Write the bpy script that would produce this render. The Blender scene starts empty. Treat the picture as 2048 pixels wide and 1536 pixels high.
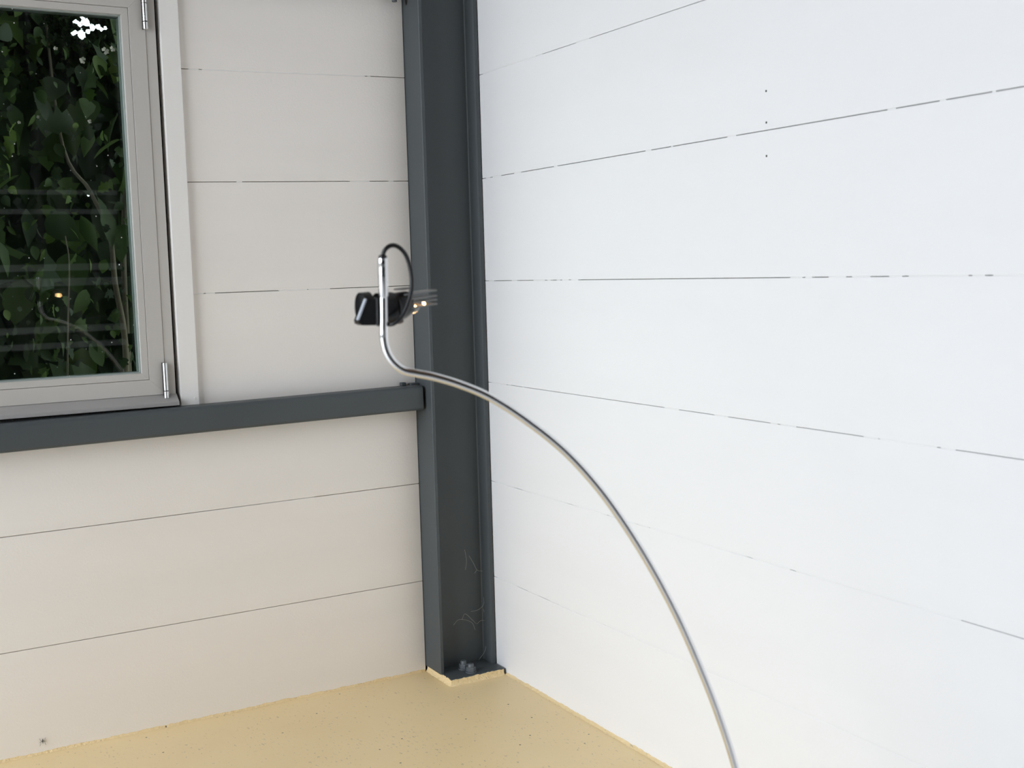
import bpy, bmesh, math, random
from mathutils import Vector, Matrix, Euler

random.seed(11)
scene = bpy.context.scene
COL = scene.collection
PI = math.pi

# ------------------------------------------------------------------ camera
cam_data = bpy.data.cameras.new('camera')
cam = bpy.data.objects.new('camera', cam_data)
COL.objects.link(cam)
FPX = 2321.0045
CAM_LOC = Vector((-1.10292636, -2.08907799, 0.80956651))
CAM_EUL = Euler((1.4723712, 0.02747885, -0.52235625), 'XYZ')
cam.location = CAM_LOC
cam.rotation_euler = CAM_EUL
cam_data.sensor_width = 36.0
cam_data.lens = FPX / 2048.0 * 36.0
cam_data.clip_start = 0.02
cam_data.clip_end = 200
cam_data.dof.use_dof = True
cam_data.dof.focus_distance = 2.25
cam_data.dof.aperture_fstop = 9.0
scene.camera = cam

# ------------------------------------------------------------------ sky, daylight, exposure
world = bpy.data.worlds.new('overcast_sky')
scene.world = world
world.use_nodes = True
bg = world.node_tree.nodes['Background']
bg.inputs['Color'].default_value = (0.87, 0.935, 1.02, 1)      # even overcast sky
bg.inputs['Strength'].default_value = 6.3

def portal(name, loc, rot, sx, sy):
    l = bpy.data.lights.new(name, 'AREA')
    l.shape = 'RECTANGLE'; l.size = sx; l.size_y = sy
    l.cycles.is_portal = True
    o = bpy.data.objects.new(name, l); COL.objects.link(o)
    o.location = loc; o.rotation_euler = rot
    return o
# the big glazed opening on the far side lets the sky in
XO, YO0, YO1 = -3.0, -2.3, -0.12
portal('opening_portal', (XO - 0.01, (YO0 + YO1) / 2, 1.25), (0, -PI/2, 0), 2.5, YO1 - YO0)

scene.view_settings.view_transform = 'Standard'
scene.view_settings.look = 'None'
scene.view_settings.exposure = 0.0
scene.view_settings.gamma = 1.0
scene.view_settings.use_curve_mapping = False
scene.cycles.max_bounces = 8
scene.cycles.diffuse_bounces = 5
scene.cycles.glossy_bounces = 5
scene.cycles.transparent_max_bounces = 24
scene.cycles.use_denoising = True
scene.cycles.use_adaptive_sampling = True
scene.cycles.adaptive_threshold = 0.02
scene.cycles.caustics_reflective = False
scene.cycles.caustics_refractive = False

# ------------------------------------------------------------------ materials
MATS = {}
def new_mat(name):
    m = bpy.data.materials.new(name); m.use_nodes = True
    MATS[name] = m
    nt = m.node_tree
    return m, nt, nt.nodes['Principled BSDF']

def N(nt, kind, **kw):
    n = nt.nodes.new(kind)
    for k, v in kw.items():
        if k in n.inputs: n.inputs[k].default_value = v
        else: setattr(n, k, v)
    return n

def ramp(nt, src, stops):
    r = nt.nodes.new('ShaderNodeValToRGB')
    els = r.color_ramp.elements
    while len(els) < len(stops): els.new(0.5)
    for e, (pos, c) in zip(els, stops):
        e.position = pos; e.color = (*c, 1) if len(c) == 3 else c
    nt.links.new(src, r.inputs[0])
    return r.outputs[0]

def coords(nt, scale=(1, 1, 1)):
    g = nt.nodes.new('ShaderNodeNewGeometry')
    mp = nt.nodes.new('ShaderNodeMapping'); mp.inputs['Scale'].default_value = scale
    nt.links.new(g.outputs['Position'], mp.inputs['Vector'])
    return mp.outputs[0]

def noise(nt, vec, scale, detail=3, rough=0.55):
    n = nt.nodes.new('ShaderNodeTexNoise')
    n.inputs['Scale'].default_value = scale; n.inputs['Detail'].default_value = detail
    n.inputs['Roughness'].default_value = rough
    nt.links.new(vec, n.inputs['Vector'])
    return n.outputs['Fac']

def bump(nt, src, dist, strength, bsdf):
    b = nt.nodes.new('ShaderNodeBump')
    b.inputs['Distance'].default_value = dist; b.inputs['Strength'].default_value = strength
    nt.links.new(src, b.inputs['Height']); nt.links.new(b.outputs[0], bsdf.inputs['Normal'])

def mix(nt, fac, a, b):
    m = nt.nodes.new('ShaderNodeMix'); m.data_type = 'RGBA'
    if hasattr(fac, 'links'): nt.links.new(fac, m.inputs['Factor'])
    else: m.inputs['Factor'].default_value = fac
    for s, v in (('A', a), ('B', b)):
        i = [x for x in m.inputs if x.name == s and x.type == 'RGBA'][0]
        if hasattr(v, 'links'): nt.links.new(v, i)
        else: i.default_value = (*v, 1)
    return [x for x in m.outputs if x.type == 'RGBA'][0]

def paint(name, col, rough=0.45, var=0.03, bump_s=0.15, stretch=(1, 1, 1), marks=None, spec=0.5):
    m, nt, b = new_mat(name)
    v = coords(nt, stretch)
    f = noise(nt, v, 5, 4)
    lo = tuple(c * (1 - var) for c in col); hi = tuple(min(1, c * (1 + var)) for c in col)
    c = ramp(nt, f, [(0.3, lo), (0.7, hi)])
    if marks:
        mcol, mscale, thr, mst = marks
        v2 = coords(nt, mst)
        f2 = noise(nt, v2, mscale, 2, 0.4)
        mk = ramp(nt, f2, [(thr, (0, 0, 0)), (thr + 0.02, (1, 1, 1))])
        c = mix(nt, mk, c, mcol)
    nt.links.new(c, b.inputs['Base Color'])
    b.inputs['Roughness'].default_value = rough
    b.inputs['Specular IOR Level'].default_value = spec
    g = noise(nt, coords(nt, (1, 1, 1)), 260, 2)
    bump(nt, g, 0.0012, bump_s, b)
    return m

# board paint: white, with faint hair scratches and drips
paint('white_board_paint', (0.832, 0.834, 0.842), 0.5, 0.012, 0.12, (1, 0.3, 2), ((0.72, 0.73, 0.74), 22, 0.80, (1, 1, 0.25)))
paint('warm_bounce_board_paint', (0.85, 0.805, 0.755), 0.42, 0.018, 0.16, (0.3, 1, 2), ((0.62, 0.58, 0.53), 18, 0.79, (0.4, 1, 1.6)))  # white boards too; warm bounced light is put into this colour
paint('trim_paint', (0.84, 0.815, 0.78), 0.4, 0.015, 0.12)
paint('filler_paint', (0.80, 0.80, 0.79), 0.5, 0.03, 0.3)
paint('steel_paint', (0.067, 0.078, 0.083), 0.5, 0.06, 0.10, (1, 1, 1), ((0.16, 0.165, 0.16), 70, 0.83, (1, 1, 1)), 0.4)
paint('joint_dark', (0.05, 0.045, 0.04), 0.9, 0.1, 0.0)
paint('alu_frame', (0.52, 0.495, 0.46), 0.38, 0.02, 0.03, (1, 1, 0.2), ((0.20, 0.18, 0.15), 60, 0.84, (1, 1, 1)))
paint('alu_ledge', (0.36, 0.345, 0.33), 0.45, 0.08, 0.1, (0.4, 1, 1))
paint('spacer_edge_reflection', (0.36, 0.40, 0.38), 0.4, 0.05, 0.0)
paint('ceiling_paint', (0.20, 0.13, 0.08), 0.6, 0.25, 0.2, (6, 0.5, 1))
paint('dark_cladding', (0.022, 0.024, 0.024), 0.7)
paint('rail_paint', (0.70, 0.71, 0.71), 0.5)
paint('nut_steel', (0.10, 0.115, 0.125), 0.5, 0.2, 0.3)
paint('web_silk', (0.42, 0.42, 0.40), 0.9)
paint('hole_dark', (0.012, 0.011, 0.010), 0.9)
paint('insect_brown', (0.035, 0.028, 0.02), 0.7)
paint('soil', (0.035, 0.03, 0.02), 0.9, 0.3)
paint('pale_paving', (0.60, 0.60, 0.58), 0.8, 0.1)
paint('pale_floor', (0.80, 0.80, 0.79), 0.35, 0.04)
paint('petal', (0.80, 0.74, 0.66), 0.6)
paint('bark', (0.16, 0.135, 0.095), 0.85, 0.3, 0.6, (1, 1, 0.2))
paint('black_plastic', (0.006, 0.006, 0.007), 0.28, 0.1, 0.03)
paint('cable_rubber', (0.005, 0.005, 0.006), 0.34, 0.1, 0.0)
paint('slat_enamel', (0.30, 0.30, 0.29), 0.35, 0.05, 0.0)
paint('edge_enamel', (0.62, 0.66, 0.73), 0.35)
paint('brown_knob', (0.10, 0.065, 0.04), 0.5)

def metal(name, col, rough):
    m, nt, b = new_mat(name)
    v = coords(nt, (1, 1, 1))
    f = noise(nt, v, 40, 2)
    r = ramp(nt, f, [(0.3, (rough * 0.8,) * 3), (0.7, (rough * 1.25,) * 3)])
    nt.links.new(r, b.inputs['Roughness'])
    b.inputs['Base Color'].default_value = (*col, 1)
    b.inputs['Metallic'].default_value = 1
metal('chrome', (0.80, 0.80, 0.80), 0.05)
metal('hinge_steel', (0.78, 0.78, 0.77), 0.24)
metal('edge_metal', (0.75, 0.78, 0.84), 0.3)

# floor: yellowish painted screed with fine dark flecks
def floor_mat(name, bumpy):
    m, nt, b = new_mat(name)
    v = coords(nt)
    base = ramp(nt, noise(nt, v, 3.2, 4), [(0.3, (0.84, 0.655, 0.36)), (0.7, (0.90, 0.715, 0.415))])
    sp = noise(nt, coords(nt, (1.0, 0.45, 1)), 210, 2, 0.5)
    dens = noise(nt, v, 9, 2)
    ad = nt.nodes.new('ShaderNodeMath'); ad.operation = 'MULTIPLY_ADD'
    nt.links.new(dens, ad.inputs[0]); ad.inputs[1].default_value = 0.22
    nt.links.new(sp, ad.inputs[2])
    mk = ramp(nt, ad.outputs[0], [(0.755, (0, 0, 0)), (0.83, (0.38, 0.38, 0.38))])
    c = mix(nt, mk, base, (0.20, 0.19, 0.16))
    vo = nt.nodes.new('ShaderNodeTexVoronoi'); vo.inputs['Scale'].default_value = 26
    nt.links.new(v, vo.inputs['Vector'])
    dots = ramp(nt, vo.outputs['Distance'], [(0.035, (1, 1, 1)), (0.055, (0, 0, 0))])
    c = mix(nt, dots, c, (0.10, 0.085, 0.06))
    nt.links.new(c, b.inputs['Base Color'])
    b.inputs['Roughness'].default_value = 0.42
    bump(nt, noise(nt, v, 90 if not bumpy else 160, 4), 0.002 if not bumpy else 0.006, 0.12 if not bumpy else 0.6, b)
floor_mat('floor_paint', False)
floor_mat('floor_paint_edge', True)

def leaf_mat(name, c1, c2):
    m, nt, b = new_mat(name)
    oi = nt.nodes.new('ShaderNodeNewGeometry')
    f = ramp(nt, oi.outputs['Random Per Island'], [(0.0, c1), (1.0, c2)])
    oi2 = nt.nodes.new('ShaderNodeObjectInfo')
    f2 = ramp(nt, oi2.outputs['Random'], [(0.0, (0.75, 0.8, 0.75)), (1.0, (1.25, 1.2, 1.1))])
    mm = nt.nodes.new('ShaderNodeMix'); mm.data_type = 'RGBA'; mm.blend_type = 'MULTIPLY'
    mm.inputs['Factor'].default_value = 1
    ins = [x for x in mm.inputs if x.type == 'RGBA']
    nt.links.new(f, ins[0]); nt.links.new(f2, ins[1])
    col = [x for x in mm.outputs if x.type == 'RGBA'][0]
    nt.links.new(col, b.inputs['Base Color'])
    b.inputs['Roughness'].default_value = 0.6
    b.inputs['Specular IOR Level'].default_value = 0.3
    tr = nt.nodes.new('ShaderNodeBsdfTranslucent'); nt.links.new(col, tr.inputs['Color'])
    ms = nt.nodes.new('ShaderNodeMixShader'); ms.inputs[0].default_value = 0.4
    out = nt.nodes['Material Output']
    nt.links.new(b.outputs[0], ms.inputs[1]); nt.links.new(tr.outputs[0], ms.inputs[2])
    nt.links.new(ms.outputs[0], out.inputs['Surface'])
leaf_mat('leaf_green', (0.0216, 0.0432, 0.0115), (0.0540, 0.0900, 0.0216))
leaf_mat('leaf_lime', (0.0612, 0.1080, 0.0187), (0.1008, 0.1512, 0.0324))
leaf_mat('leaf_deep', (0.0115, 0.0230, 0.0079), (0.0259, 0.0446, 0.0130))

# window glass: clear with Fresnel reflection and a few specks of dirt
def glass_mat():
    m = bpy.data.materials.new('window_glass'); m.use_nodes = True; MATS['window_glass'] = m
    nt = m.node_tree; nt.nodes.clear()
    out = nt.nodes.new('ShaderNodeOutputMaterial')
    tr = N(nt, 'ShaderNodeBsdfTransparent', Color=(0.93, 0.97, 0.94, 1))
    gl = N(nt, 'ShaderNodeBsdfGlossy', Color=(1, 1, 1, 1), Roughness=0.0)
    fr = N(nt, 'ShaderNodeFresnel', IOR=1.5)
    mx = nt.nodes.new('ShaderNodeMixShader')
    nt.links.new(fr.outputs[0], mx.inputs[0]); nt.links.new(tr.outputs[0], mx.inputs[1]); nt.links.new(gl.outputs[0], mx.inputs[2])
    df = N(nt, 'ShaderNodeBsdfDiffuse', Color=(0.75, 0.76, 0.72, 1))
    v = coords(nt)
    vo = nt.nodes.new('ShaderNodeTexVoronoi'); vo.inputs['Scale'].default_value = 48
    nt.links.new(v, vo.inputs['Vector'])
    dots = ramp(nt, vo.outputs['Distance'], [(0.03, (0.8, 0.8, 0.8)), (0.06, (0, 0, 0))])
    haze = ramp(nt, noise(nt, coords(nt, (3, 1, 0.35)), 14, 3), [(0.5, (0.0, 0.0, 0.0)), (0.85, (0.035, 0.035, 0.035))])
    ad = nt.nodes.new('ShaderNodeMath'); ad.operation = 'MAXIMUM'
    nt.links.new(dots, ad.inputs[0]); nt.links.new(haze, ad.inputs[1])
    mx2 = nt.nodes.new('ShaderNodeMixShader')
    nt.links.new(ad.outputs[0], mx2.inputs[0]); nt.links.new(mx.outputs[0], mx2.inputs[1]); nt.links.new(df.outputs[0], mx2.inputs[2])
    nt.links.new(mx2.outputs[0], out.inputs['Surface'])
glass_mat()
gb = bpy.data.materials.new('glass_body'); gb.use_nodes = True; MATS['glass_body'] = gb
gb.node_tree.nodes.clear()
_o = gb.node_tree.nodes.new('ShaderNodeOutputMaterial'); _t = N(gb.node_tree, 'ShaderNodeBsdfTransparent', Color=(0.95, 0.98, 0.96, 1))
gb.node_tree.links.new(_t.outputs[0], _o.inputs['Surface'])

m, nt, b = new_mat('bulb_glow')
b.inputs['Base Color'].default_value = (1, 0.8, 0.55, 1)
b.inputs['Emission Color'].default_value = (1.0, 0.56, 0.24, 1)
b.inputs['Emission Strength'].default_value = 22.0

# ------------------------------------------------------------------ mesh helpers
def obj(name, bm, mat, parent=None, smooth=False, normals=True):
    if normals: bmesh.ops.recalc_face_normals(bm, faces=bm.faces)
    me = bpy.data.meshes.new(name); bm.to_mesh(me); bm.free()
    if smooth:
        for p in me.polygons: p.use_smooth = True
        try: me.set_sharp_from_angle(angle=math.radians(40))
        except Exception: pass
    me.materials.append(MATS[mat])
    o = bpy.data.objects.new(name, me); COL.objects.link(o)
    if parent is not None: o.parent = parent
    return o

def tag(o, label=None, cat=None, group=None, kind=None):
    if label: o['label'] = label
    if cat: o['category'] = cat
    if group: o['group'] = group
    if kind: o['kind'] = kind
    return o

def empty(name, loc=(0, 0, 0)):
    o = bpy.data.objects.new(name, None); COL.objects.link(o); o.location = loc
    o.empty_display_size = 0.05
    return o

def box(bm, x0, x1, y0, y1, z0, z1, bev=0.0, seg=2):
    t = bmesh.new()
    vs = [t.verts.new((x, y, z)) for x in (x0, x1) for y in (y0, y1) for z in (z0, z1)]
    for f in ((0, 1, 3, 2), (4, 6, 7, 5), (0, 4, 5, 1), (2, 3, 7, 6), (0, 2, 6, 4), (1, 5, 7, 3)):
        t.faces.new([vs[i] for i in f])
    if bev: bmesh.ops.bevel(t, geom=t.edges[:], offset=bev, segments=seg, profile=0.5, affect='EDGES')
    me = bpy.data.meshes.new('tmp'); t.to_mesh(me); t.free(); bm.from_mesh(me); bpy.data.meshes.remove(me)
    return bm

def prism(bm, poly, axis, a0, a1):
    """extrude a 2D polygon along an axis; poly in the other two axes (cyclic order xyz without axis)"""
    def P(u, v, a):
        return {'x': (a, u, v), 'y': (u, a, v), 'z': (u, v, a)}[axis]
    A = [bm.verts.new(P(u, v, a0)) for u, v in poly]
    B = [bm.verts.new(P(u, v, a1)) for u, v in poly]
    n = len(poly)
    bm.faces.new(A); bm.faces.new(B[::-1])
    for i in range(n):
        bm.faces.new((A[i], B[i], B[(i + 1) % n], A[(i + 1) % n]))
    return bm

def tube(bm, pts, rad, n=16, cap=True):
    pts = [Vector(p) for p in pts]
    rads = rad if isinstance(rad, (list, tuple)) else [rad] * len(pts)
    rings = []
    up = None
    for i, p in enumerate(pts):
        t = (pts[min(i + 1, len(pts) - 1)] - pts[max(i - 1, 0)]).normalized()
        if up is None:
            up = Vector((0, 1, 0)) if abs(t.y) < 0.9 else Vector((1, 0, 0))
        u = (up - t * up.dot(t)).normalized(); w = t.cross(u)
        up = u
        rings.append([bm.verts.new(p + (u * math.cos(2 * PI * k / n) + w * math.sin(2 * PI * k / n)) * rads[i]) for k in range(n)])
    for a, b_ in zip(rings, rings[1:]):
        for k in range(n):
            bm.faces.new((a[k], a[(k + 1) % n], b_[(k + 1) % n], b_[k]))
    if cap:
        bm.faces.new(rings[0][::-1]); bm.faces.new(rings[-1])
    return bm

def catmull(pts, sub=8):
    pts = [Vector(p) for p in pts]
    P = [pts[0] * 2 - pts[1]] + pts + [pts[-1] * 2 - pts[-2]]
    out = []
    for i in range(1, len(P) - 2):
        for s in range(sub):
            t = s / sub
            a, b_, c, d = P[i - 1], P[i], P[i + 1], P[i + 2]
            out.append(0.5 * ((2 * b_) + (c - a) * t + (2 * a - 5 * b_ + 4 * c - d) * t * t + (3 * b_ - a - 3 * c + d) * t ** 3))
    out.append(pts[-1])
    return out

def rrect(x0, x1, y0, y1, r, n=5):
    out = []
    for cx, cy, a0 in ((x1 - r, y1 - r, 0), (x0 + r, y1 - r, PI / 2), (x0 + r, y0 + r, PI), (x1 - r, y0 + r, 1.5 * PI)):
        for k in range(n + 1):
            a = a0 + k / n * PI / 2
            out.append((cx + r * math.cos(a), cy + r * math.sin(a)))
    return out

# ------------------------------------------------------------------ SETTING: floor, ceiling, far room
floor = obj('floor', box(bmesh.new(), -1.25, 1.7, -1.25, 0.12, -0.12, 0.0), 'floor_paint')
fo = bmesh.new(); box(fo, XO - 0.05, -1.25, -4.4, 0.12, -0.12, -0.0005); box(fo, -1.25, 1.7, -4.4, -1.25, -0.12, -0.0005)
tag(obj('floor_outer', fo, 'pale_floor'), 'pale painted floor of the rest of the room', kind='structure')
tag(floor, 'yellow beige painted floor with fine dark flecks', kind='structure')
ceil = obj('ceiling', box(bmesh.new(), XO - 0.2, 1.7, -4.4, 1.0, 2.6, 2.75), 'ceiling_paint')
tag(ceil, 'brown timber ceiling', kind='structure')

YB = -4.2
wall_back = empty('wall_back', (-1.5, YB, 0))
tag(wall_back, 'dark clad wall with pale horizontal rails, seen reflected in the pane', kind='structure')
def child(name, bm, mat, parent, **k):
    o = obj(name, bm, mat, None, **k)
    o.parent = parent
    o.matrix_parent_inverse = Matrix.Translation(-parent.location)
    return o
child('cladding', box(bmesh.new(), XO, 1.7, YB - 0.15, YB, 0, 2.6), 'dark_cladding', wall_back)
for z, h in ((1.262, 0.022), (1.165, 0.024), (0.883, 0.034), (0.808, 0.04), (0.568, 0.034), (0.486, 0.03)):
    child('rail', box(bmesh.new(), -2.6, 0.17, YB + 0.001, YB + 0.035, z - h / 2, z + h / 2, 0.003, 1), 'rail_paint', wall_back)

wall_side = obj('wall_side', box(bmesh.new(), 1.55, 1.7, YB, -2.4, 0, 2.6), 'dark_cladding')
tag(wall_side, 'dark side wall of the room bay behind the viewpoint', kind='structure')
wall_return = obj('wall_return', box(bmesh.new(), 0.021, 1.55, -2.42, -2.3, 0, 2.6), 'dark_cladding')
tag(wall_return, 'short return wall behind the white boarded wall', kind='structure')
wall_far = empty('wall_far', (XO, -2, 0))
tag(wall_far, 'far wall with a wide floor to ceiling glazed front to the daylight', kind='structure')
fw = bmesh.new()
box(fw, XO - 0.1, XO, YB, YO0, 0, 2.6); box(fw, XO - 0.1, XO, YO1, 0.02, 0, 2.6)
box(fw, XO - 0.1, XO, YO0, YO1, 2.5, 2.6)
child('pier', fw, 'rail_paint', wall_far)
for k in (1, 2):
    yy = YO0 + (YO1 - YO0) * k / 3
    child('mullion', box(bmesh.new(), XO - 0.08, XO - 0.02, yy - 0.025, yy + 0.025, 0.0, 2.5), 'steel_paint', wall_far)
paving = obj('paving', box(bmesh.new(), XO - 7, XO - 0.11, -9, 3, -0.12, -0.03), 'pale_paving')
tag(paving, 'pale stone paving outside the glazed front', kind='structure')
ground = obj('ground', box(bmesh.new(), -30, 30, -30, 40, -0.3, -0.13), 'soil')
tag(ground, 'dark soil around the building', kind='structure')

# ------------------------------------------------------------------ boarded walls
CH = 0.0006
def board(bm, axis, a0, a1, zb0, zb1, zt0, zt1, depth=0.02):
    """board along x (left wall, front at y=0) or y (right wall, front at x=0).  bottom/top heights given at both ends"""
    def P(a, d, z): return (a, d, z) if axis == 'x' else (d, a, z)
    rings = []
    for a, zb, zt in ((a0, zb0, zt0), (a1, zb1, zt1)):
        rings.append([bm.verts.new(P(a, d, z)) for d, z in ((depth, zb), (CH, zb), (0, zb + CH), (0, zt - CH), (CH, zt), (depth, zt))])
    for i in range(6):
        bm.faces.new((rings[0][i], rings[1][i], rings[1][(i + 1) % 6], rings[0][(i + 1) % 6]))
    bm.faces.new(rings[0]); bm.faces.new(rings[1][::-1])
    return bm

# left wall (plane y = 0), joints given as z at x=-0.56 and x=-0.13
JL = {0: (0.0, 0.0), 2: (0.1872, 0.1877), 3: (0.3855, 0.3876), 4: (0.5800, 0.5850), 5: (0.7817, 0.7834),
      6: (0.9794, 0.9870), 7: (1.1762, 1.1849), 8: (1.378, 1.382), 9: (1.578, 1.58), 10: (1.78, 1.78),
      11: (1.98, 1.98), 12: (2.18, 2.18), 13: (2.38, 2.38), 14: (2.6, 2.6)}
def zl(j, x):
    a, b_ = JL[j]
    return a + (b_ - a) * (x + 0.56) / 0.43
wall_left = empty('wall_left', (-1, 0, 0))
tag(wall_left, 'white wall of wide painted boards around the window, warm bounce light in its colour', kind='structure')
XC = -0.1292
order = sorted(JL)
GAPL = 0.0011
for j0, j1 in zip(order, order[1:]):
    spans = [(XO, XC)] if j1 <= 4 or j0 >= 8 else [(-0.5605, XC), (XO, -1.50)]
    for x0, x1 in spans:
        zz = lambda j, x: zl(j, max(x, -1.6)) if j not in (0, 14) else JL[j][0]
        child('board', board(bmesh.new(), 'x', x0, x1, zz(j0, x0) + GAPL / 2, zz(j0, x1) + GAPL / 2,
                             zz(j1, x0) - GAPL / 2, zz(j1, x1) - GAPL / 2), 'warm_bounce_board_paint', wall_left)
bk = bmesh.new()
box(bk, XO, 0.02, 0.0205, 0.10, 0, 0.585); box(bk, XO, -1.47, 0.0205, 0.10, 0.585, 1.34)
box(bk, -0.585, 0.02, 0.0205, 0.10, 0.585, 1.34); box(bk, XO, 0.02, 0.0205, 0.10, 1.34, 2.6)
child('backing', bk, 'joint_dark', wall_left)

# right wall (plane x = 0)
JR = [0.0, 0.1918, 0.3878, 0.5875, 0.7885, 0.9880, 1.1870, 1.387, 1.587, 1.787, 1.987, 2.187, 2.387, 2.6]
GAPR = {1: 0.0008, 2: 0.0008, 3: 0.0008, 4: 0.0009, 5: 0.0011, 6: 0.0009}
wall_right = empty('wall_right', (0, -1.2, 0))
tag(wall_right, 'bright white wall of wide horizontal painted boards', kind='structure')
for i in range(len(JR) - 1):
    b0 = JR[i] + (GAPR.get(i, 0.001) / 2 if i else 0); t0 = JR[i + 1] - GAPR.get(i + 1, 0.001) / 2
    child('board', board(bmesh.new(), 'y', -2.4, -0.002, b0, b0, t0, t0), 'white_board_paint', wall_right)
child('backing', box(bmesh.new(), 0.0205, 0.10, -2.3, 0.02, 0, 2.6), 'joint_dark', wall_right)

# paint that bridges the joints here and there
def dashes(spans_open, a, b_, dash_open):
    """return filled intervals between a and b_, leaving the open spans and random breaks inside the dashed spans"""
    cuts = sorted(spans_open)
    fills = []; cur = a
    for s0, s1 in cuts:
        if s0 > cur: fills.append((cur, s0))
        cur = max(cur, s1)
    if cur < b_: fills.append((cur, b_))
    out = []
    for s0, s1 in fills:
        p = s0
        while p < s1:
            ln = random.uniform(0.01, 0.06)
            q = min(s1, p + ln); out.append((p, q))
            p = q + (random.uniform(0.002, 0.012) if random.random() < dash_open else 0)
    return out
def filler(wall, axis, fills, zf, gap, mat='filler_paint'):
    bm = bmesh.new()
    for p, q in fills:
        d = random.uniform(0.0005, 0.0009)
        z0, z1 = zf(p), zf(q)
        if axis == 'y':
            vs = [(d, -p, z0 - gap / 2), (d, -q, z1 - gap / 2), (d, -q, z1 + gap / 2), (d, -p, z0 + gap / 2)]
            bv = [(0.006, y, z) for _, y, z in vs]
        else:
            vs = [(p, d, z0 - gap / 2), (q, d, z1 - gap / 2), (q, d, z1 + gap / 2), (p, d, z0 + gap / 2)]
            bv = [(x, 0.006, z) for x, _, z in vs]
        A = [bm.verts.new(v) for v in vs]; B = [bm.verts.new(v) for v in bv]
        bm.faces.new(A); bm.faces.new(B[::-1])
        for k in range(4): bm.faces.new((A[k], B[k], B[(k + 1) % 4], A[(k + 1) % 4]))
    o = child('joint_filler', bm, mat, wall)
    tag(o, kind='stuff')
RS = {6: ([(0.30, 0.41), (0.45, 0.60), (0.605, 0.75), (0.9, 1.4)], 0.35),
      5: ([(0.14, 0.19), (0.215, 0.33), (0.352, 0.60), (0.615, 0.665), (0.67, 0.794), (0.813, 1.086), (1.099, 1.163), (1.172, 1.233), (1.238, 2.3)], 0.6),
      4: ([(0.10, 0.17), (0.19, 0.25), (0.31, 0.33), (0.40, 0.92), (0.96, 0.99), (1.02, 1.03), (1.06, 1.09)], 0.75),
      3: ([(0.155, 0.20), (0.205, 0.64), (0.68, 0.76), (0.79, 0.88), (0.93, 1.05), (1.19, 1.40)], 0.6),
      2: ([(0.158, 0.19), (0.35, 0.37), (1.20, 1.30)], 0.12),
      1: ([(0.16, 0.20), (0.24, 0.28)], 0.1)}
for i, (op, dd) in RS.items():
    filler(wall_right, 'y', dashes(op, 0.08, 2.38, dd), lambda s, z=JR[i]: z, GAPR[i])
LS = {7: ([(-0.5605, -0.546), (-0.20, -0.129)], 0.25), 6: ([(-0.5605, -0.47), (-0.46, -0.25), (-0.21, -0.17), (-0.16, -0.129)], 0.4),
      5: ([(-0.52, -0.40), (-0.30, -0.129)], 0.5), 3: ([(-0.35, -0.129)], 0.6), 2: ([(-1.2, -0.129)], 0.3)}
for j, (op, dd) in LS.items():
    filler(wall_left, 'x', dashes(op, -0.5605 if j > 4 else -1.3, -0.13, dd), lambda x, j=j: zl(j, max(x, -1.6)), GAPL, 'filler_paint')

# nail holes in the right wall
for z in (1.0403, 0.9983, 0.9536):
    bm = bmesh.new(); tube(bm, [(-0.00015, -0.8756, z), (0.004, -0.8756, z)], 0.0016, 8)
    child('nail_hole', bm, 'hole_dark', wall_right)

# yellow floor paint drawn up against the boards
def paint_edge(name, axis, a0, a1, h, out, wall):
    bm = bmesh.new(); n = int(abs(a1 - a0) / 0.006)
    prev = None
    for k in range(n + 1):
        a = a0 + (a1 - a0) * k / n
        hh = h * (0.75 + 0.5 * random.random()); oo = out * (0.7 + 0.6 * random.random())
        prof = [(0.0012, hh), (-0.0008, hh), (-oo * 0.5, hh * 0.35), (-oo, 0.0002), (0.0012, -0.002)]
        ring = [bm.verts.new((a, d, z) if axis == 'x' else (d, a, z)) for d, z in prof]
        if prev:
            for i in range(4): bm.faces.new((prev[i], ring[i], ring[i + 1], prev[i + 1]))
        prev = ring
    o = child(name, bm, 'floor_paint_edge', wall, smooth=True)
    return o
paint_edge('paint_edge', 'x', -1.9, -0.131, 0.0045, 0.0025, floor)
paint_edge('paint_edge', 'y', -1.6, -0.110, 0.0040, 0.0055, floor)

# ------------------------------------------------------------------ steel column in the corner
column = empty('steel_column', (-0.065, -0.03, 0))
tag(column, 'dark grey painted steel column standing in the corner on a bolted base plate', 'column')
YF, YW0, YW1 = -0.068, -0.034, -0.027
xl0, xl1, xr0, xr1 = -0.1278, -0.1198, -0.0115, -0.0022
YK = 0.0195
def fil(cx, cy, r, a0, a1, n=6):
    return [(cx + r * math.cos(a0 + (a1 - a0) * k / n), cy + r * math.sin(a0 + (a1 - a0) * k / n)) for k in range(n + 1)]
e = 0.0012
poly = [(xl0, YK), (xl0, YF + e), (xl0 + e, YF), (xl1 - e, YF), (xl1, YF + e)]
r = 0.0035
poly += fil(xl1 + r, YW0 - r, r, PI, PI / 2)
poly += fil(xr0 - r, YW0 - r, r, PI / 2, 0)
poly += [(xr0, YF + 0.004), (xr0 + 0.0016, YF + 0.0008), (xr0 + 0.004, YF), (xr1, YF), (xr1, YK), (xr0, YK)]
poly += fil(xr0 - r, YW1 + r, r, 0, -PI / 2) + fil(xl1 + r, YW1 + r, r, -PI / 2, -PI) + [(xl1, YK)]
bm = bmesh.new(); prism(bm, poly, 'z', 0.012, 2.6)
child('shaft', bm, 'steel_paint', column, smooth=True)
bm = box(bmesh.new(), -0.1235, -0.0035, -0.1065, 0.019, 0.0, 0.012, 0.0012, 2)
child('base_plate', bm, 'steel_paint', column)
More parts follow.
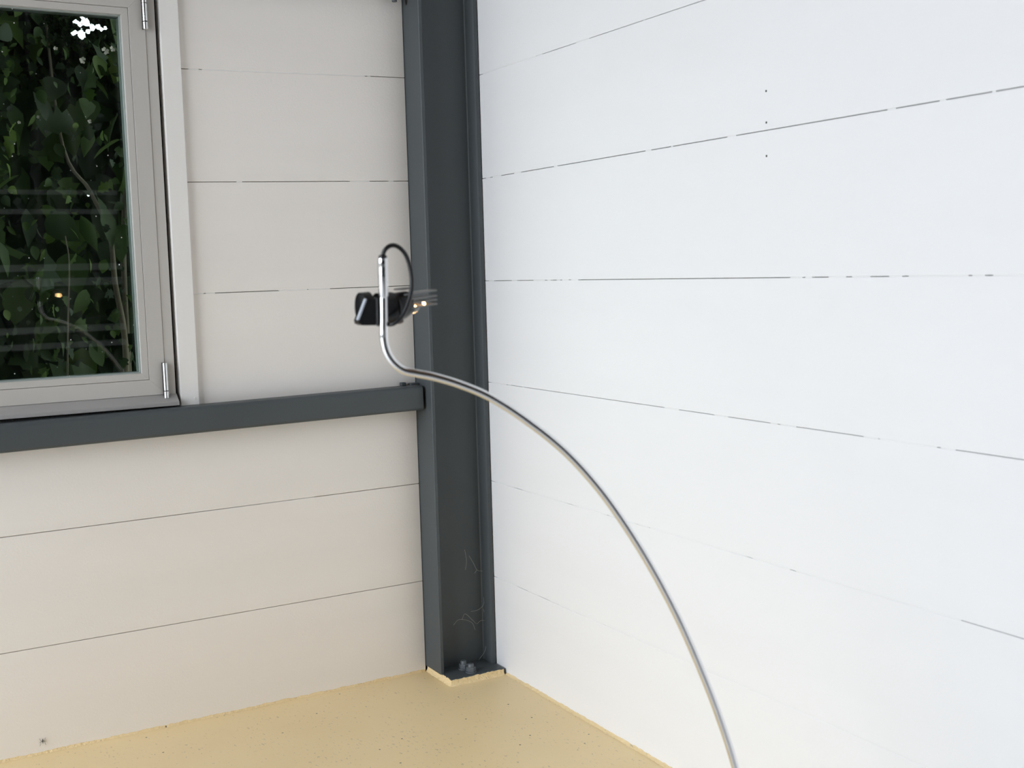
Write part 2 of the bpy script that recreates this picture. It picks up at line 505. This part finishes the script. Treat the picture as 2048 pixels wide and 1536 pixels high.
# yellow floor paint on the plate's edges
bm = bmesh.new()
def rough_skirt(bm, pts, n):
    prev = None
    for (x, y, nx, ny) in pts:
        oo = random.uniform(0.0025, 0.0045); hh = 0.0115 + random.uniform(-0.0012, 0.0012)
        prof = [(0.0, hh), (0.0009, hh - 0.0004), (0.0012, hh * 0.45), (oo, 0.0012), (oo + 0.003, -0.0005), (0.0, -0.0005)]
        ring = [bm.verts.new((x + nx * d, y + ny * d, z)) for d, z in prof]
        if prev:
            for i in range(5): bm.faces.new((prev[i], ring[i], ring[i + 1], prev[i + 1]))
        prev = ring
pts = [(-0.1235, y, -1, 0) for y in [0.0 - 0.1065 * k / 24 for k in range(24)]]
pts += [(-0.1235, -0.1065, -0.7, -0.7)]
pts += [(-0.1235 + 0.117 * k / 26, -0.1065, 0, -1) for k in range(1, 27)]
rough_skirt(bm, pts, 0)
o = child('painted_edge', bm, 'floor_paint_edge', column, smooth=True)
o['label'] = 'yellow floor paint on the edge of the plate'
def hexnut(cx, cy, z0, rr, h, rot):
    bm = bmesh.new()
    rings = []
    for z, k in ((z0, 0.97), (z0 + 0.001, 1.0), (z0 + h - 0.0016, 1.0), (z0 + h, 0.88)):
        rings.append([bm.verts.new((cx + rr * k * math.cos(rot + i * PI / 3), cy + rr * k * math.sin(rot + i * PI / 3), z)) for i in range(6)])
    for a, b_ in zip(rings, rings[1:]):
        for i in range(6): bm.faces.new((a[i], a[(i + 1) % 6], b_[(i + 1) % 6], b_[i]))
    bm.faces.new(rings[0][::-1]); bm.faces.new(rings[-1])
    return bm
for (cx, cy, rot) in ((-0.0735, -0.062, 0.35), (-0.0700, -0.087, 0.6)):
    bolt = child('bolt', tube(bmesh.new(), [(cx, cy, 0.012), (cx, cy, 0.0275), (cx, cy, 0.0292)], [0.0062, 0.0062, 0.0048], 14), 'nut_steel', column, smooth=True)
    w = obj('washer', tube(bmesh.new(), [(cx, cy, 0.0119), (cx, cy, 0.0142)], 0.0112, 20), 'nut_steel', bolt)
    n_ = obj('nut', hexnut(cx, cy, 0.0142, 0.0098, 0.0085, rot), 'nut_steel', bolt)
    for q in (w, n_): q.matrix_parent_inverse = Matrix.Translation(-Vector(column.location)) if False else Matrix.Identity(4)

# dark bolt hole near the top of the flange
hp = []
bm = bmesh.new()
ring = [bm.verts.new((xl0 - 0.0002, -0.018 + 0.0055 * math.cos(2 * PI * k / 16), 1.331 + 0.013 * math.sin(2 * PI * k / 16))) for k in range(16)]
ring2 = [bm.verts.new((xl0 + 0.004, v.co.y, v.co.z)) for v in ring]
bm.faces.new(ring); bm.faces.new(ring2[::-1])
for k in range(16): bm.faces.new((ring[k], ring2[k], ring2[(k + 1) % 16], ring[(k + 1) % 16]))
child('bolt_hole', bm, 'hole_dark', column)

# ------------------------------------------------------------------ horizontal steel rails
def steel_rail(name, z0, z1, tilt, x_end, label):
    root = empty(name, (x_end, -0.023, (z0 + z1) / 2))
    root.rotation_euler = (0, -tilt, 0)
    h = (z1 - z0) / 2
    bm = bmesh.new(); prism(bm, rrect(-0.023, 0.022, -h, h, 0.0068, 6), 'x', -2.05, 0.0)
    o = obj('tube', bm, 'steel_paint', root, smooth=True)
    bm = bmesh.new(); prism(bm, rrect(-0.019, 0.018, -h + 0.004, h - 0.004, 0.003, 3), 'x', 0.0, 0.0004)
    o2 = obj('open_end', bm, 'hole_dark', root)
    o2['label'] = 'dark open end of the tube'
    tag(root, label, 'steel rail')
    return root
r1 = steel_rail('steel_rail', 0.5405, 0.5882, 0.0098, -0.1345, 'dark grey square steel tube running under the window to the column')
bm = bmesh.new(); box(bm, -0.030, -0.020, 0.010, 0.021, 0.0235, 0.030, 0.001, 1); box(bm, -0.012, 0.0065, 0.006, 0.021, 0.0225, 0.0275, 0.001, 1)
obj('bracket', bm, 'steel_paint', r1)
r2 = steel_rail('steel_rail', 1.345, 1.3925, 0.004, -0.1345, 'dark grey steel tube above the window, its bolt just in view at the top edge')
bm = hexnut(-0.021, -0.001, -0.0425, 0.0082, 0.008, 0.2); obj('nut', bm, 'nut_steel', r2)
bm = bmesh.new(); tube(bm, [(-0.021, -0.001, -0.048), (-0.021, -0.001, -0.02)], 0.0048, 12); obj('bolt', bm, 'nut_steel', r2, smooth=True)
bm = bmesh.new(); tube(bm, [(-0.021, -0.001, -0.0345), (-0.021, -0.001, -0.024)], 0.0105, 16); obj('washer', bm, 'nut_steel', r2, smooth=True)

# ------------------------------------------------------------------ window
WX0, WX1 = -1.46, -0.6003
WZ0, WZ1 = 0.5865, 1.320
win = empty('window_1', ((WX0 + WX1) / 2, 0.0, WZ0))
tag(win, 'side hung window in a grey beige metal frame with foliage behind the glass', kind='structure')
def W(name, bm, mat, parent=win, **k):
    o = obj(name, bm, mat, None, **k); o.parent = parent
    if parent is win: o.matrix_parent_inverse = Matrix.Translation(-Vector(win.location))
    return o
# fixed outer frame
FY = -0.003
bm = bmesh.new()
box(bm, -0.6178, WX1, FY, 0.075, WZ0 + 0.012, WZ1, 0.0008, 1)
box(bm, WX0, WX0 + 0.0175, FY, 0.075, WZ0 + 0.012, WZ1, 0.0008, 1)
box(bm, WX0, WX1, FY, 0.075, 1.3005, WZ1, 0.0008, 1)
fr = W('frame', bm, 'alu_frame')
# sloping bottom ledge
bm = bmesh.new()
prism(bm, [(-0.0215, WZ0), (-0.0215, WZ0 + 0.0062), (-0.0205, WZ0 + 0.0072), (-0.0030, WZ0 + 0.0195), (0.075, WZ0 + 0.0195), (0.075, WZ0)], 'x', WX0, WX1 + 0.0005)
W('ledge', bm, 'alu_ledge')
# hinged sash: mitred stiles and rails
def mitred(parent, x0, x1, z0, z1, w, y0, y1, names, mat, bev=0.0006):
    o_ = [(x0, z0), (x1, z0), (x1, z1), (x0, z1)]
    i_ = [(x0 + w, z0 + w), (x1 - w, z0 + w), (x1 - w, z1 - w), (x0 + w, z1 - w)]
    for k in range(4):
        a, b_, c, d = o_[k], o_[(k + 1) % 4], i_[(k + 1) % 4], i_[k]
        bm = bmesh.new()
        prism(bm, [a, b_, c, d], 'y', y0, y1)
        if bev: bmesh.ops.bevel(bm, geom=bm.edges[:], offset=bev * 0.5, segments=1, affect='EDGES')
        W(names[k % 2], bm, mat, parent)
SX0, SX1, SZ0, SZ1 = WX0 + 0.0178, -0.6181, 0.6063, 1.2995
mitred(win, SX0, SX1, SZ0, SZ1, 0.0272, -0.0045, 0.06, ('rail', 'stile'), 'alu_frame')
bi = 0.0272 + 0.0006
mitred(win, SX0 + bi, SX1 - bi, SZ0 + bi, SZ1 - bi, 0.0115, -0.0035, 0.03, ('glazing_bead', 'glazing_bead'), 'alu_frame')
gi = bi + 0.0113
bm = bmesh.new()
gx0, gx1, gz0, gz1 = SX0 + gi, SX1 - gi, SZ0 + gi, SZ1 - gi
mitred(win, gx0 - 0.0005, gx1 + 0.0005, gz0 - 0.0005, gz1 + 0.0005, 0.0028, 0.0040, 0.030, ('edge_spacer', 'edge_spacer'), 'spacer_edge_reflection', 0)  # spacer strip; the glass edge's greenish reflection is put into its colour
for y in (0.010, 0.026):
    bm = box(bmesh.new(), gx0, gx1, y, y + 0.004, gz0, gz1)
    bmesh.ops.recalc_face_normals(bm, faces=bm.faces)
    bm.normal_update()
    for f in bm.faces: f.material_index = 0 if f.normal.y < -0.5 else 1
    pn = W('pane', bm, 'window_glass')
    pn.data.materials.append(MATS['glass_body'])
# hinges
def hinge(z0, z1, zcut):
    root = W('hinge', tube(bmesh.new(), [(-0.6187, -0.0095, zcut + 0.0008), (-0.6187, -0.0095, z1 - 0.0006), (-0.6187, -0.0095, z1)], [0.0046, 0.0046, 0.004], 20), 'hinge_steel', smooth=True)
    k = W('hinge_knuckle', tube(bmesh.new(), [(-0.6187, -0.0095, z0), (-0.6187, -0.0095, z0 + 0.0006), (-0.6187, -0.0095, zcut - 0.0008)], [0.004, 0.0046, 0.0046], 20), 'hinge_steel', root, smooth=True)
    p = W('hinge_pin', tube(bmesh.new(), [(-0.6187, -0.0095, zcut - 0.001), (-0.6187, -0.0095, zcut + 0.001)], 0.0036, 12), 'hole_dark', root)
    l = W('hinge_leaf', box(bmesh.new(), -0.6232, -0.6215, -0.0115, -0.001, z0, z1, 0.0003, 1), 'hole_dark', root)  # leaf in near black: the shadow beside the barrel is put into its colour
hinge(0.5995, 0.6625, 0.6125)
hinge(1.2370, 1.3000, 1.2500)
hb = bmesh.new(); tube(hb, [(-0.6187, -0.0095, 1.2805), (-0.6187, -0.0095, 1.2815)], 0.00475, 16)
W('hinge_ring', hb, 'hole_dark')

# vertical cover board between window and wall boards
trim = empty('trim_1', (-0.577, 0, 0.586))
tag(trim, 'narrow white cover strip beside the window frame', kind='structure')
child('strip', box(bmesh.new(), -0.5937, -0.5612, -0.0095, 0.0195, 0.5835, 1.343, 0.0009, 2), 'trim_paint', trim)
child('screw', tube(bmesh.new(), [(-0.5685, -0.0105, 0.5955), (-0.5685, -0.009, 0.5955)], [0.0018, 0.0024], 12), 'trim_paint', trim)
child('dark_gap', box(bmesh.new(), -0.6003, -0.5937, 0.03, 0.075, 0.586, 1.32), 'joint_dark', trim)

# ------------------------------------------------------------------ arc floor lamp
H = Vector((-0.66247, -1.08143, 0.78427))
TH = math.radians(-22)
M3 = CAM_EUL.to_matrix()
def pix_ray(u, v):
    return M3 @ Vector(((u - 1024) / FPX, -(v - 768) / FPX, -1))
def on_plane(u, v, n, p0):
    d = pix_ray(u, v); return CAM_LOC + d * ((p0 - CAM_LOC).dot(n) / d.dot(n))
nrm = Vector((-math.sin(TH), math.cos(TH), 0))
arc = [on_plane(u, v, nrm, H) for u, v in ((765.5, 520), (767, 600), (767.5, 655), (768.5, 682), (775, 706), (788, 726), (808, 741), (835, 747), (870, 754),
       (920, 769), (980, 794.5), (1050, 839), (1130, 903), (1200, 980), (1260, 1065), (1310, 1148), (1358, 1240), (1400, 1335), (1437, 1430), (1471, 1536))]
ax = Vector((math.cos(TH), math.sin(TH), 0))
end = arc[-1]
arc += [end + ax * 0.019 + Vector((0, 0, -0.085)), end + ax * 0.030 + Vector((0, 0, -0.175))]
foot = end + ax * 0.034; foot.z = 0
arc += [Vector((foot.x, foot.y, 0.03))]
lamp = empty('arc_floor_lamp', (foot.x, foot.y, 0))
tag(lamp, 'slender chrome arc floor lamp with black clamp head and looped black cable', 'floor lamp')
def LP(name, bm, mat, parent=lamp, **k):
    o = obj(name, bm, mat, None, **k); o.parent = parent
    if parent is lamp: o.matrix_parent_inverse = Matrix.Translation(-Vector(lamp.location))
    return o
arm = LP('arm', tube(bmesh.new(), catmull(arc, 10), 0.0039, 20), 'chrome', smooth=True)
base = bmesh.new()
tube(base, [foot + Vector((0, 0, z)) for z in (0.0005, 0.003, 0.018, 0.021)], [0.118, 0.12, 0.12, 0.117], 48)
LP('base', base, 'black_plastic', smooth=True)
LP('base_collar', tube(bmesh.new(), [foot + Vector((0, 0, 0.02)), foot + Vector((0, 0, 0.05))], 0.0075, 20), 'chrome', smooth=True)
h = lambda x, y, z: H + Vector((x + 0.43 * y, y, z)) * 0.001   # x as it reads from the front of the lamp
top = on_plane(765.5, 516, nrm, H)
LP('sleeve', tube(bmesh.new(), [h(0.2, 0, 3), h(-0.2, 0, 3.4), Vector((top.x, top.y, top.z - 0.0004)), top], [0.0040, 0.0046, 0.0046, 0.0040], 20), 'chrome', smooth=True)
LP('grommet', tube(bmesh.new(), [top - Vector((0, 0, 0.001)), top + Vector((0, 0, 0.002)), top + Vector((0, 0, 0.003))], [0.0040, 0.0040, 0.0026], 16), 'black_plastic', smooth=True)
# cable
cn = Vector((0, 1, 0))
cpl = [(766, 514, -0.5), (767, 506, -1), (772, 497.5, -2), (781, 491.5, -3), (791, 491.5, -4), (802, 498, -5), (812, 511, -6), (819, 530, -7), (823, 552, -8), (823.5, 572, -9), (820.5, 592, -9),
       (814, 613, -9), (805, 631, -8), (793, 644, -6), (781, 649, -2), (774, 646, 6)]
cab = [on_plane(u, v, cn, H + Vector((0, dy * 0.001, 0))) for u, v, dy in cpl]
LP('cable', tube(bmesh.new(), catmull(cab, 8), 0.0021, 14), 'cable_rubber', smooth=True)
# clamp head ------------------------------------------------------
def xprism(poly, y0, y1, bev=0.0012):
    bm = bmesh.new()
    prism(bm, [(H.x + (x + 0.43 * y0) * 0.001, H.z + z * 0.001) for x, z in poly], 'y', H.y + y0 * 0.001, H.y + y1 * 0.001)
    bmesh.ops.bevel(bm, geom=bm.edges[:], offset=bev, segments=2, affect='EDGES')
    return bm
LP('clamp_block', xprism([(-17.0, 0.6), (-26.6, -20.0), (-24.0, -23.0), (-6, -23.8), (1.5, -21.0), (1.5, 2.2), (-6, 2.6)], 5, 19), 'black_plastic', smooth=True)
strip = LP('edge_strip', xprism([(-18.6, 1.9), (-27.6, -17.6), (-25.8, -18.2), (-16.8, 1.3)], 4.2, 8, 0.0003), 'edge_enamel')
LP('clamp_disc', tube(bmesh.new(), [h(-25, 20, -7.5), h(-24, 20, -7.5), h(-15, 20, -7.0), h(-14, 20, -7.0)], [0.0130, 0.0150, 0.0150, 0.013], 32), 'black_plastic', smooth=True)
LP('drum', tube(bmesh.new(), [h(-8, 16, -9.5), h(-7, 16, -9.5), h(8, 16, -9.0), h(9, 16, -9.0)], [0.0145, 0.0160, 0.0160, 0.0145], 36), 'black_plastic', smooth=True)
LP('drum_ring', tube(bmesh.new(), [h(9.0, 15.5, -8.9), h(10, 15.5, -8.8), h(11, 15.5, -8.7), h(12.0, 15.5, -8.6)], [0.0145, 0.0152, 0.0152, 0.0145], 36), 'black_plastic', smooth=True)
LP('socket', tube(bmesh.new(), [h(11, 15, -8.0), h(17, 15, -6.5), h(26, 14.5, -3.4), h(27, 14.5, -3.2)], [0.0135, 0.0135, 0.0112, 0.0100], 32), 'black_plastic', smooth=True)
LP('yoke', xprism([(-3.5, -6), (-3.5, -24), (2.5, -24), (3.5, -6)], 2.5, 8, 0.001), 'black_plastic', smooth=True)
LP('knob', tube(bmesh.new(), [h(14.5, 12, -17.5), h(15.2, 12, -20.0), h(16.2, 12, -22.6), h(16.4, 12, -23.2)], [0.0042, 0.0042, 0.0036, 0.0024], 16), 'brown_knob', smooth=True)
# slatted shade
for (zr, zl_) in ((7.2, 4.0), (2.0, -0.6), (-1.8, -4.4), (-5.8, -9.6)):
    bm = bmesh.new()
    pts = [(24, zl_), (58, zr)]
    t = 0.75
    prism(bm, [(H.x + x * .001, H.z + z * .001) for x, z in ((24, zl_ - t), (57, zr - t - 0.1), (57.8, zr - t * .5), (57.8, zr + t * .5), (57, zr + t), (24, zl_ + t))], 'y', H.y + 0.004, H.y + 0.026)
    LP('shade_slat', bm, 'slat_enamel')
bm = bmesh.new(); prism(bm, [(H.x + x * .001, H.z + z * .001) for x, z in ((22, 9.6), (22, 8.6), (33, 10.2), (33, 11.0))], 'y', H.y + 0.004, H.y + 0.026)
LP('shade_rim', bm, 'black_plastic')
bulb = LP('bulb', tube(bmesh.new(), [h(31, 21, -8.5), h(31, 25, -9.0), h(31, 28, -9.4), h(31, 29.5, -9.6)], [0.0052, 0.0056, 0.0046, 0.002], 20), 'bulb_glow', smooth=True)
LP('reflector_cup', tube(bmesh.new(), [h(31, 20.8, -8.5), h(31, 18.5, -8.2), h(31, 14, -7.6), h(31, 12.5, -7.5)], [0.0058, 0.0056, 0.0038, 0.0012], 20), 'slat_enamel', bulb, smooth=True)
LP('bulb_glimmer', tube(bmesh.new(), [h(40.8, 8, -2.6), h(41.2, 8, -3.4), h(42.0, 8, -5.6), h(42.4, 8, -6.4)], [0.0006, 0.0013, 0.0013, 0.0006], 12), 'bulb_glow', bulb, smooth=True)  # glowing nubs added to imitate bulb light glimpsed between the slats
LP('bulb_glimmer', tube(bmesh.new(), [h(31.4, 7, -7.6), h(32.2, 7, -7.6), h(33.0, 7, -7.6)], [0.0007, 0.0013, 0.0007], 12), 'bulb_glow', bulb, smooth=True)

# ------------------------------------------------------------------ greenery outside
def leaf_mesh(name, outline, mat, bend=0.18, fold=0.25):
    """two halves along a midrib, y along the leaf, unit length"""
    bm = bmesh.new()
    L_ = []; R_ = []; Mid = []
    for t, w in outline:
        z = -bend * t * t
        Mid.append(bm.verts.new((0, t, z)))
        L_.append(bm.verts.new((-w, t + (0.02 if w else 0), z + fold * w)) if w else None)
        R_.append(bm.verts.new((w, t + (0.02 if w else 0), z + fold * w)) if w else None)
    for side, flip in ((L_, 0), (R_, 1)):
        for i in range(len(outline) - 1):
            f = [Mid[i], Mid[i + 1]]
            if side[i + 1]: f.append(side[i + 1])
            if side[i]: f.append(side[i])
            if flip: f.reverse()
            if len(f) > 2: bm.faces.new(f)
    me = bpy.data.meshes.new(name); bm.to_mesh(me); bm.free()
    for p in me.polygons: p.use_smooth = True
    me.materials.append(MATS[mat])
    return me
OUT_LANCE = [(0, 0), (0.15, 0.10), (0.38, 0.19), (0.65, 0.15), (0.85, 0.06), (1.0, 0)]
OUT_OVAL = [(0, 0), (0.10, 0.20), (0.32, 0.34), (0.58, 0.32), (0.82, 0.16), (1.0, 0)]
OUT_LOBE = [(0, 0), (0.06, 0.30), (0.26, 0.24), (0.36, 0.50), (0.56, 0.26), (0.68, 0.30), (0.86, 0.10), (1.0, 0)]
LM = {}
for mt in ('leaf_green', 'leaf_lime', 'leaf_deep'):
    for nm, ou in (('lance', OUT_LANCE), ('oval', OUT_OVAL), ('lobe', OUT_LOBE)):
        LM[(nm, mt)] = leaf_mesh('leaf', ou, mt)
shrub = empty('climbing_shrub', (-0.7, 0.9, -0.13))
tag(shrub, 'dense dark green leafy climber growing outside behind the window pane', 'shrub')
Minv = M3.transposed()
def project(p):
    q = Minv @ (p - CAM_LOC)
    return (1024 + FPX * q.x / -q.z, 768 - FPX * q.y / -q.z)
# small clearings in the crown where the sky shows through: (x, z, radius) at y = 1.2, each a narrow gap running through the hedge
HOLES = [(-0.4913, 1.4917, 0.0081), (-0.5189, 1.4934, 0.0046), (-0.5081, 1.4852, 0.0046), (-0.5257, 1.4645, 0.0075), (-0.5047, 1.4584, 0.0087), (-0.4876, 1.4687, 0.0046),
         (-0.4756, 1.4787, 0.0058), (-0.4626, 1.4836, 0.0046), (-0.4528, 1.4765, 0.004), (-0.4422, 1.4813, 0.004), (-0.5606, 1.4645, 0.0052), (-0.6566, 1.4874, 0.004),
         (-0.6884, 1.4573, 0.004), (-0.5019, 1.5051, 0.0034), (-0.5518, 1.406, 0.0034), (-0.6952, 1.4442, 0.004)]
GAP = (0.1804 / 0.9644, 0.1933 / 0.9644)          # run of the gaps: dx/dy, dz/dy
def in_hole(pts):
    q = [(p.x - (p.y - 1.2) * GAP[0], p.z - (p.y - 1.2) * GAP[1]) for p in pts]
    us = [a[0] for a in q]; vs = [a[1] for a in q]
    u0, u1, v0, v1 = min(us), max(us), min(vs), max(vs); n = len(q); cx = sum(us) / n; cy = sum(vs) / n
    for hu, hv, r_ in HOLES:
        if u0 - r_ < hu < u1 + r_ and v0 - r_ < hv < v1 + r_:
            for k in range(n):
                for f in (1.0, 0.6, 0.25):
                    if math.hypot(cx + (us[k] - cx) * f - hu, cy + (vs[k] - cy) * f - hv) < r_: return True
                a = q[k]; b_ = q[(k + 1) % n]
                for f in (0.33, 0.66):
                    if math.hypot(a[0] + (b_[0] - a[0]) * f - hu, a[1] + (b_[1] - a[1]) * f - hv) < r_: return True
    return False
cands = []
def scatter(n, y0, y1, smin, smax, kinds, mats, z0=-0.1, z1=2.45, x0=-2.3, x1=0.5):
    for _ in range(n):
        p = Vector((random.uniform(x0, x1), random.uniform(y0, y1), random.uniform(z0, z1)))
        s = random.uniform(smin, smax)
        kind = random.choices(kinds[0], kinds[1])[0]
        mt = random.choices(mats[0], mats[1])[0]
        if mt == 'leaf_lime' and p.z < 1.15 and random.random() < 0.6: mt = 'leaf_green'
        # leaves hang, facing mostly towards the window
        rot = Euler((random.gauss(-1.15, 0.35), random.gauss(0, 0.45), random.gauss(PI, 0.7)), 'XYZ')
        if p.z > 1.2:
            mt4 = Matrix.Translation(p) @ rot.to_matrix().to_4x4() @ Matrix.Scale(s, 4)
            if in_hole([mt4 @ vv.co for vv in LM[(kind, mt)].vertices]): continue
        cands.append((p, s, rot, kind, mt))
scatter(330, 0.34, 0.62, 0.05, 0.095, (('lance', 'oval', 'lobe'), (5, 2, 3)), (('leaf_green', 'leaf_lime', 'leaf_deep'), (5, 1.6, 4)))
scatter(1500, 0.6, 1.0, 0.06, 0.11, (('lance', 'oval', 'lobe'), (3, 3, 5)), (('leaf_green', 'leaf_lime', 'leaf_deep'), (4, 1, 6)))
scatter(3600, 1.0, 1.5, 0.07, 0.13, (('oval', 'lobe', 'lance'), (4, 5, 1)), (('leaf_green', 'leaf_deep', 'leaf_lime'), (3, 6, 0.6)))
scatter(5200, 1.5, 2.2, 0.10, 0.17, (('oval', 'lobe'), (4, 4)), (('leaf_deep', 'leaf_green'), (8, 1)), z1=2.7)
scatter(240, 1.05, 1.35, 0.07, 0.12, (('lobe', 'oval'), (4, 1)), (('leaf_lime', 'leaf_green'), (3, 2)), z0=1.38, z1=1.75, x0=-1.2, x1=-0.3)
# finer twigs and small leaves high in the crown
for _ in range(5200):
    y_ = random.uniform(1.15, 1.5)
    p = Vector((random.uniform(-0.85, -0.25) + (y_ - 1.3) * GAP[0], y_, random.uniform(1.36, 1.62) + (y_ - 1.3) * GAP[1]))
    s = random.uniform(0.022, 0.042); kind = random.choice(('lobe', 'oval')); mt = random.choices(('leaf_deep', 'leaf_green', 'leaf_lime'), (5, 3, 0.6))[0]
    rot = Euler((random.gauss(-1.15, 0.4), random.gauss(0, 0.5), random.gauss(PI, 0.9)), 'XYZ')
    mt4 = Matrix.Translation(p) @ rot.to_matrix().to_4x4() @ Matrix.Scale(s, 4)
    if in_hole([mt4 @ vv.co for vv in LM[(kind, mt)].vertices]): continue
    cands.append((p, s, rot, kind, mt))
for _ in range(5600):
    if _ < 4600:
        y_, s = random.uniform(1.05, 1.3), random.uniform(0.007, 0.016)
        p = Vector((random.uniform(-0.60, -0.40) + (y_ - 1.2) * GAP[0], y_, random.uniform(1.425, 1.525) + (y_ - 1.2) * GAP[1]))
        mt = random.choices(('leaf_deep', 'leaf_green'), (3, 2))[0]
    else:
        s = random.uniform(0.012, 0.034)
        p = Vector((random.uniform(-1.1, -0.4), random.uniform(0.40, 0.95), random.uniform(0.45, 1.5)))
        mt = random.choices(('leaf_lime', 'leaf_green', 'leaf_deep'), (2, 3, 3))[0]
    kind = random.choice(('lance', 'oval', 'lobe'))
    rot = Euler((random.gauss(-1.15, 0.4), random.gauss(0, 0.6), random.gauss(PI, 0.9)), 'XYZ')
    mt4 = Matrix.Translation(p) @ rot.to_matrix().to_4x4() @ Matrix.Scale(s, 4)
    if in_hole([mt4 @ vv.co for vv in LM[(kind, mt)].vertices]): continue
    cands.append((p, s, rot, kind, mt))
# leaves that show largest in the pane become single parts
vis = []
for i, (p, s, *_r) in enumerate(cands):
    u, v = project(p)
    if -40 < u < 290 and -10 < v < 790 and p.y < 1.3: vis.append((s / (p - CAM_LOC).length - p.y * 0.03, i))
vis.sort(reverse=True)
single = set(i for _, i in vis[:290])
bmr = bmesh.new()
for i, (p, s, rot, kind, mt) in enumerate(cands):
    me = LM[(kind, mt)]
    mat = Matrix.Translation(p) @ rot.to_matrix().to_4x4() @ Matrix.Scale(s, 4)
    if i in single:
        o = bpy.data.objects.new('leaf', me); COL.objects.link(o)
        o.parent = shrub; o.matrix_parent_inverse = Matrix.Translation(-Vector(shrub.location)); o.matrix_basis = mat
    else:
        k0 = len(bmr.verts)
        vs = [bmr.verts.new(mat @ v.co) for v in me.vertices]
        mi = ('leaf_green', 'leaf_lime', 'leaf_deep').index(mt)
        for pl in me.polygons:
            f = bmr.faces.new([vs[k] for k in pl.vertices]); f.material_index = mi; f.smooth = True
fol = obj('foliage', bmr, 'leaf_green', None, normals=False)
fol.data.materials.append(MATS['leaf_lime']); fol.data.materials.append(MATS['leaf_deep'])
fol.parent = shrub; fol.matrix_parent_inverse = Matrix.Translation(-Vector(shrub.location))
tag(fol, kind='stuff')
# stems
def stem(pts, r0, r1):
    P_ = catmull(pts, 6); n = len(P_)
    o = obj('stem', tube(bmesh.new(), P_, [r0 + (r1 - r0) * k / (n - 1) for k in range(n)], 10), 'bark', None, smooth=True)
    o.parent = shrub; o.matrix_parent_inverse = Matrix.Translation(-Vector(shrub.location))
stem([(-0.545, 0.72, -0.13), (-0.55, 0.70, 0.40), (-0.545, 0.68, 0.66), (-0.563, 0.66, 0.80), (-0.566, 0.68, 0.92), (-0.58, 0.80, 1.02), (-0.61, 1.0, 1.2), (-0.60, 1.2, 1.9)], 0.0085, 0.003)
stem([(-0.49, 0.9, -0.13), (-0.50, 0.88, 0.6), (-0.495, 0.86, 0.95), (-0.45, 0.9, 1.2), (-0.40, 0.95, 1.5)], 0.008, 0.004)
stem([(-0.95, 0.8, -0.13), (-0.93, 0.78, 0.7), (-0.98, 0.76, 1.2), (-0.90, 0.8, 2.0)], 0.009, 0.004)
stem([(-1.3, 0.9, -0.13), (-1.25, 0.86, 0.7), (-1.33, 0.86, 1.3), (-1.2, 0.9, 2.1)], 0.010, 0.004)
stem([(-0.72, 0.42, 0.55), (-0.715, 0.38, 0.72), (-0.708, 0.36, 0.84), (-0.71, 0.37, 0.90)], 0.0018, 0.0010)
# a few pale blossoms
def blossom(c, r_):
    bm = bmesh.new()
    for k in range(5):
        a = 2 * PI * k / 5 + random.random()
        d = Vector((math.cos(a), -0.35, math.sin(a))) * r_; w_ = Vector((-math.sin(a), 0, math.cos(a))) * r_ * 0.45
        vs = [bm.verts.new(c), bm.verts.new(c + d * 0.6 + w_), bm.verts.new(c + d), bm.verts.new(c + d * 0.6 - w_)]
        bm.faces.new(vs)
    o = obj('blossom', bm, 'petal', None); o.parent = shrub; o.matrix_parent_inverse = Matrix.Translation(-Vector(shrub.location))
for bx_, bz_, r_ in ((-0.5627, 1.313, 0.009), (-0.5465, 1.3185, 0.007), (-0.6114, 1.2895, 0.008), (-0.573, 1.2833, 0.005), (-0.6657, 1.3114, 0.005),
                     (-0.6047, 1.1587, 0.005), (-0.7493, 1.151, 0.004), (-0.7104, 1.1641, 0.004), (-0.7702, 1.33, 0.006)):
    blossom(Vector((bx_, 0.62, bz_)), r_)

# ------------------------------------------------------------------ cobweb and insect
web = bmesh.new()
def strand(pts, r=0.00022):
    tube(web, catmull(pts, 4), r, 5)
def cw(u, v, y): return on_plane(u, v, Vector((0, 1, 0)), Vector((0, y, 0)))
for line in ([(940, 1112), (945, 1125), (953, 1139), (966, 1143), (978, 1144)], [(953, 1139), (951, 1147)],
             [(925, 1240), (932, 1228), (944, 1240), (955, 1248), (962, 1240), (988, 1246)], [(952, 1260), (944, 1245), (918, 1238), (905, 1250)],
             [(943, 1224), (957, 1220), (966, 1208), (968, 1195)], [(966, 1218), (970, 1229)], [(975, 1280), (968, 1300), (957, 1320)], [(930, 1100), (933, 1122), (932, 1140)]):
    strand([cw(u, v, -0.042) + Vector((random.uniform(-.001, .001), random.uniform(-.006, .004), 0)) for u, v in line])
o = obj('cobweb', web, 'web_silk')
tag(o, 'wispy torn cobweb strands in the lower part of the steel column', 'cobweb')

ins = empty('insect', (-0.860, -0.001, 0.0225))
tag(ins, 'small dead long legged insect clinging to the boards near the floor', 'insect')
bm = bmesh.new(); tube(bm, [(0, -0.0015, -0.0035), (0, -0.002, -0.001), (0, -0.002, 0.002), (0.0005, -0.0015, 0.0045)], [0.0003, 0.0007, 0.0009, 0.0005], 8)
obj('body', bm, 'insect_brown', ins, smooth=True)
for sx, dz in ((-1, 0.004), (-1, -0.002), (-1, -0.007), (1, 0.004), (1, -0.002), (1, -0.007)):
    bm = bmesh.new()
    tube(bm, [(0, -0.0018, 0.0012), (sx * 0.0028, -0.003, 0.0012 + dz * 0.2), (sx * 0.0048, -0.0002, 0.0008 + dz * 1.2)], 0.00022, 5)
    obj('leg', bm, 'insect_brown', ins)
